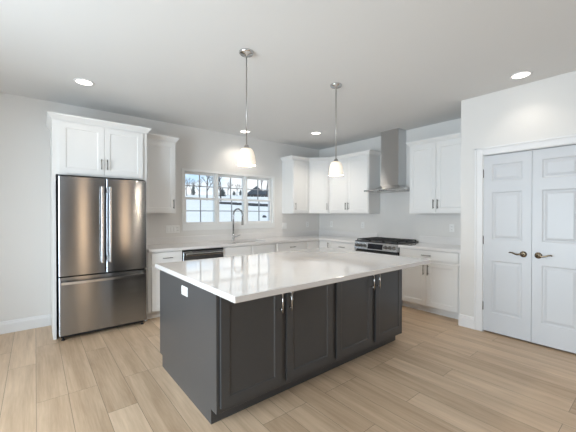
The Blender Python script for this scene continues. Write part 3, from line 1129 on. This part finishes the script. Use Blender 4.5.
gm = MB()
rr = [5.7, 7, 8, 12, 20, 30, 45, 60, 75, 90, 105, 130, 180]
na = 40
rings = []
for r in rr:
    row = []
    for k in range(na + 1):
        az = R(-25 + 105 * k / na)
        x, y = r * math.sin(az), r * math.cos(az)
        row.append(gm.b.verts.new((x, y, ground_z(r) + 0.25 * math.sin(az * 9 + r * .13) * min(1, r / 60))))
    rings.append(row)
for i in range(len(rr) - 1):
    for k in range(na):
        f = gm.b.faces.new((rings[i][k], rings[i][k + 1], rings[i + 1][k + 1], rings[i + 1][k]))
        f.smooth = True
gm.b.verts.ensure_lookup_table()
# keep the snow outside the house walls
dels = [f for f in gm.b.faces if any((v.co.x < XR + 0.3 and v.co.y < YB + 0.2) for v in f.verts)]
bmesh.ops.delete(gm.b, geom=dels, context='FACES')
tag(gm.build('snow_ground', M['snow']), kind='structure')


def at(px, r):
    """ground point r metres away in the direction seen at the given bearing along the window"""
    az = R(39.07) + math.atan((px - 288) / 311.5)
    return Vector((r * math.sin(az), r * math.cos(az), ground_z(r)))


def bare_tree(px, r, h, label, mt, spread=0.5, levels=4):
    base = at(px, r)
    m = MB()

    def grow(p, d, ln, rad, lv):
        q = p + d * ln
        mid_ = (p + q) / 2 + Vector((rnd.uniform(-1, 1), rnd.uniform(-1, 1), 0)) * ln * .05
        m.tube([p, mid_, q], [rad, rad * .85, rad * .65], 5 if lv > 1 else 4, caps=False)
        if lv == 0:
            return
        for k in range(3 if lv > 1 else 3):
            v = Vector((rnd.uniform(-1, 1), rnd.uniform(-1, 1), rnd.uniform(-.2, .6)))
            nd = (d + v * spread * 1.3).normalized()
            grow(p + (q - p) * rnd.uniform(.55, 1), nd, ln * rnd.uniform(.55, .8), rad * .6, lv - 1)
    grow(Vector((0, 0, -0.2)), Vector((rnd.uniform(-.1, .1), rnd.uniform(-.1, .1), 1)).normalized(), h * .38, h * .022, levels)
    o = m.build('bare_tree', M[mt], norm=False)
    o.location = base
    tag(o, label, 'tree', 'trees beyond the window')
    return o


def evergreen(px, r, h, w, label):
    e = thing('evergreen_tree', at(px, r), 0, label, 'tree', 'trees beyond the window')
    MB().tube([(0, 0, -.2), (0, 0, h * .5)], [h * .03, h * .015], 6).build('trunk', M['bark'], e)
    m = MB()
    n = 26
    for lay in range(9):
        z = h * (.0 + .90 * lay / 9)
        rad = w * math.sin(PI * (lay + 4.2) / 13.6) ** 1.3 * rnd.uniform(.7, 1.1)
        c = m.b.verts.new((0, 0, z + h * .16))
        ring = [m.b.verts.new((rad * rnd.uniform(.3, 1.15) * math.cos(2 * PI * k / n), rad * rnd.uniform(.3, 1.15) * math.sin(2 * PI * k / n), z + rnd.uniform(-.05, .05) * h)) for k in range(n)]
        for k in range(n):
            m.b.faces.new((c, ring[k], ring[(k + 1) % n]))
    m.build('foliage', M['needle'], e)


bare_tree(207, 62, 6.4, 'bare branching tree outside the left window unit', 'bark')
bare_tree(187, 80, 5.5, 'pale leafless tree at the left edge of the left window unit', 'twig')
bare_tree(199, 84, 5.0, 'pale leafless tree behind the evergreen in the left window unit', 'twig')
bare_tree(221, 58, 6.6, 'bare tree at the left of the middle window unit', 'bark')
bare_tree(237, 95, 4.6, 'pale leafless tree right of centre in the middle window unit', 'twig')
bare_tree(266, 84, 8.0, 'dark bare tree beside the house in the right window unit', 'bark', 0.3)
bare_tree(262, 110, 8.5, 'pale leafless tree rising behind the dark roofed house', 'twig', 0.45)
bare_tree(191, 95, 5.0, 'pale leafless tree left of the evergreen, left window unit', 'twig')
bare_tree(228, 100, 5.4, 'pale leafless tree left of the tiny evergreens, middle window unit', 'twig')
bare_tree(243, 104, 4.2, 'pale leafless tree at the right edge of the middle window unit', 'twig')
evergreen(193.5, 88, 3.6, 0.7, 'small dark evergreen outside the left window unit')
evergreen(222.5, 78, 2.4, 1.2, 'broad dark evergreen at the foot of the bare tree, middle window unit')
evergreen(234, 98, 1.5, 0.7, 'left of the two tiny evergreens far off in the middle window unit')
evergreen(240.5, 98, 1.8, 0.7, 'right of the two tiny evergreens far off in the middle window unit')

hg = MB()
for i in range(60):
    px = 217 + 60 * i / 59
    r = 50 - 7 * i / 59
    p = at(px, r)
    s = 0.17
    hg.box(p.x - .55, p.y - .35, p.z - .2, p.x + .55, p.y + .35, p.z + s * rnd.uniform(.6, 1.1), .1)
o = hg.build('hedgerow', M['brush'])
tag(o, 'long low dark hedgerow crossing the snow outside the window', 'hedge')

# house on the rise
hp = at(259, 92) - Vector((0, 0, 0.55))
hs = thing('neighbour_house', hp, 0, 'distant house with dark roof seen through the right window unit', 'house')
hs.rotation_euler.z = R(-34)
MB().box(-3.4, -3, -.6, 7.5, 4, 0.75).build('wall', M['siding'], hs)
rfm = MB()
rfm.b.verts.ensure_lookup_table()


def hip(m, x0, y0, x1, y1, z, zr, rx0, rx1):
    ym = (y0 + y1) / 2
    v = [m.b.verts.new(c) for c in ((x0, y0, z), (x1, y0, z), (x1, y1, z), (x0, y1, z), (rx0, ym, zr), (rx1, ym, zr))]
    for q in ((0, 1, 5, 4), (1, 2, 5), (2, 3, 4, 5), (3, 0, 4), (3, 2, 1, 0)):
        m.b.faces.new([v[i] for i in q])


hip(rfm, -3.9, -3.5, 8, 4.5, 0.70, 2.5, 3.5, 6.0)
hip(rfm, -3.7, -4.2, 2.2, 3.0, 0.72, 3.3, -0.8, -0.6)
rfm.build('roof', M['roofing'], hs)
for xx in (-2.0, 1.0, 4.0):
    wo = MB().box(xx - .5, -3.05, -.1, xx + .5, -2.98, .55).build('window', M['plate'], hs)
    MB().box(xx - .42, -3.07, -.03, xx + .42, -3.04, .48).build('pane', M['display'], wo)
pb = at(264.5, 26)
rk = MB()
bmesh.ops.create_icosphere(rk.b, subdivisions=2, radius=0.22)
for v in rk.b.verts:
    v.co *= rnd.uniform(.75, 1.15)
o = rk.build('rock', M['brush'])
o.location = pb
tag(o, 'small dark rock poking out of the snow, right window unit', 'rock')
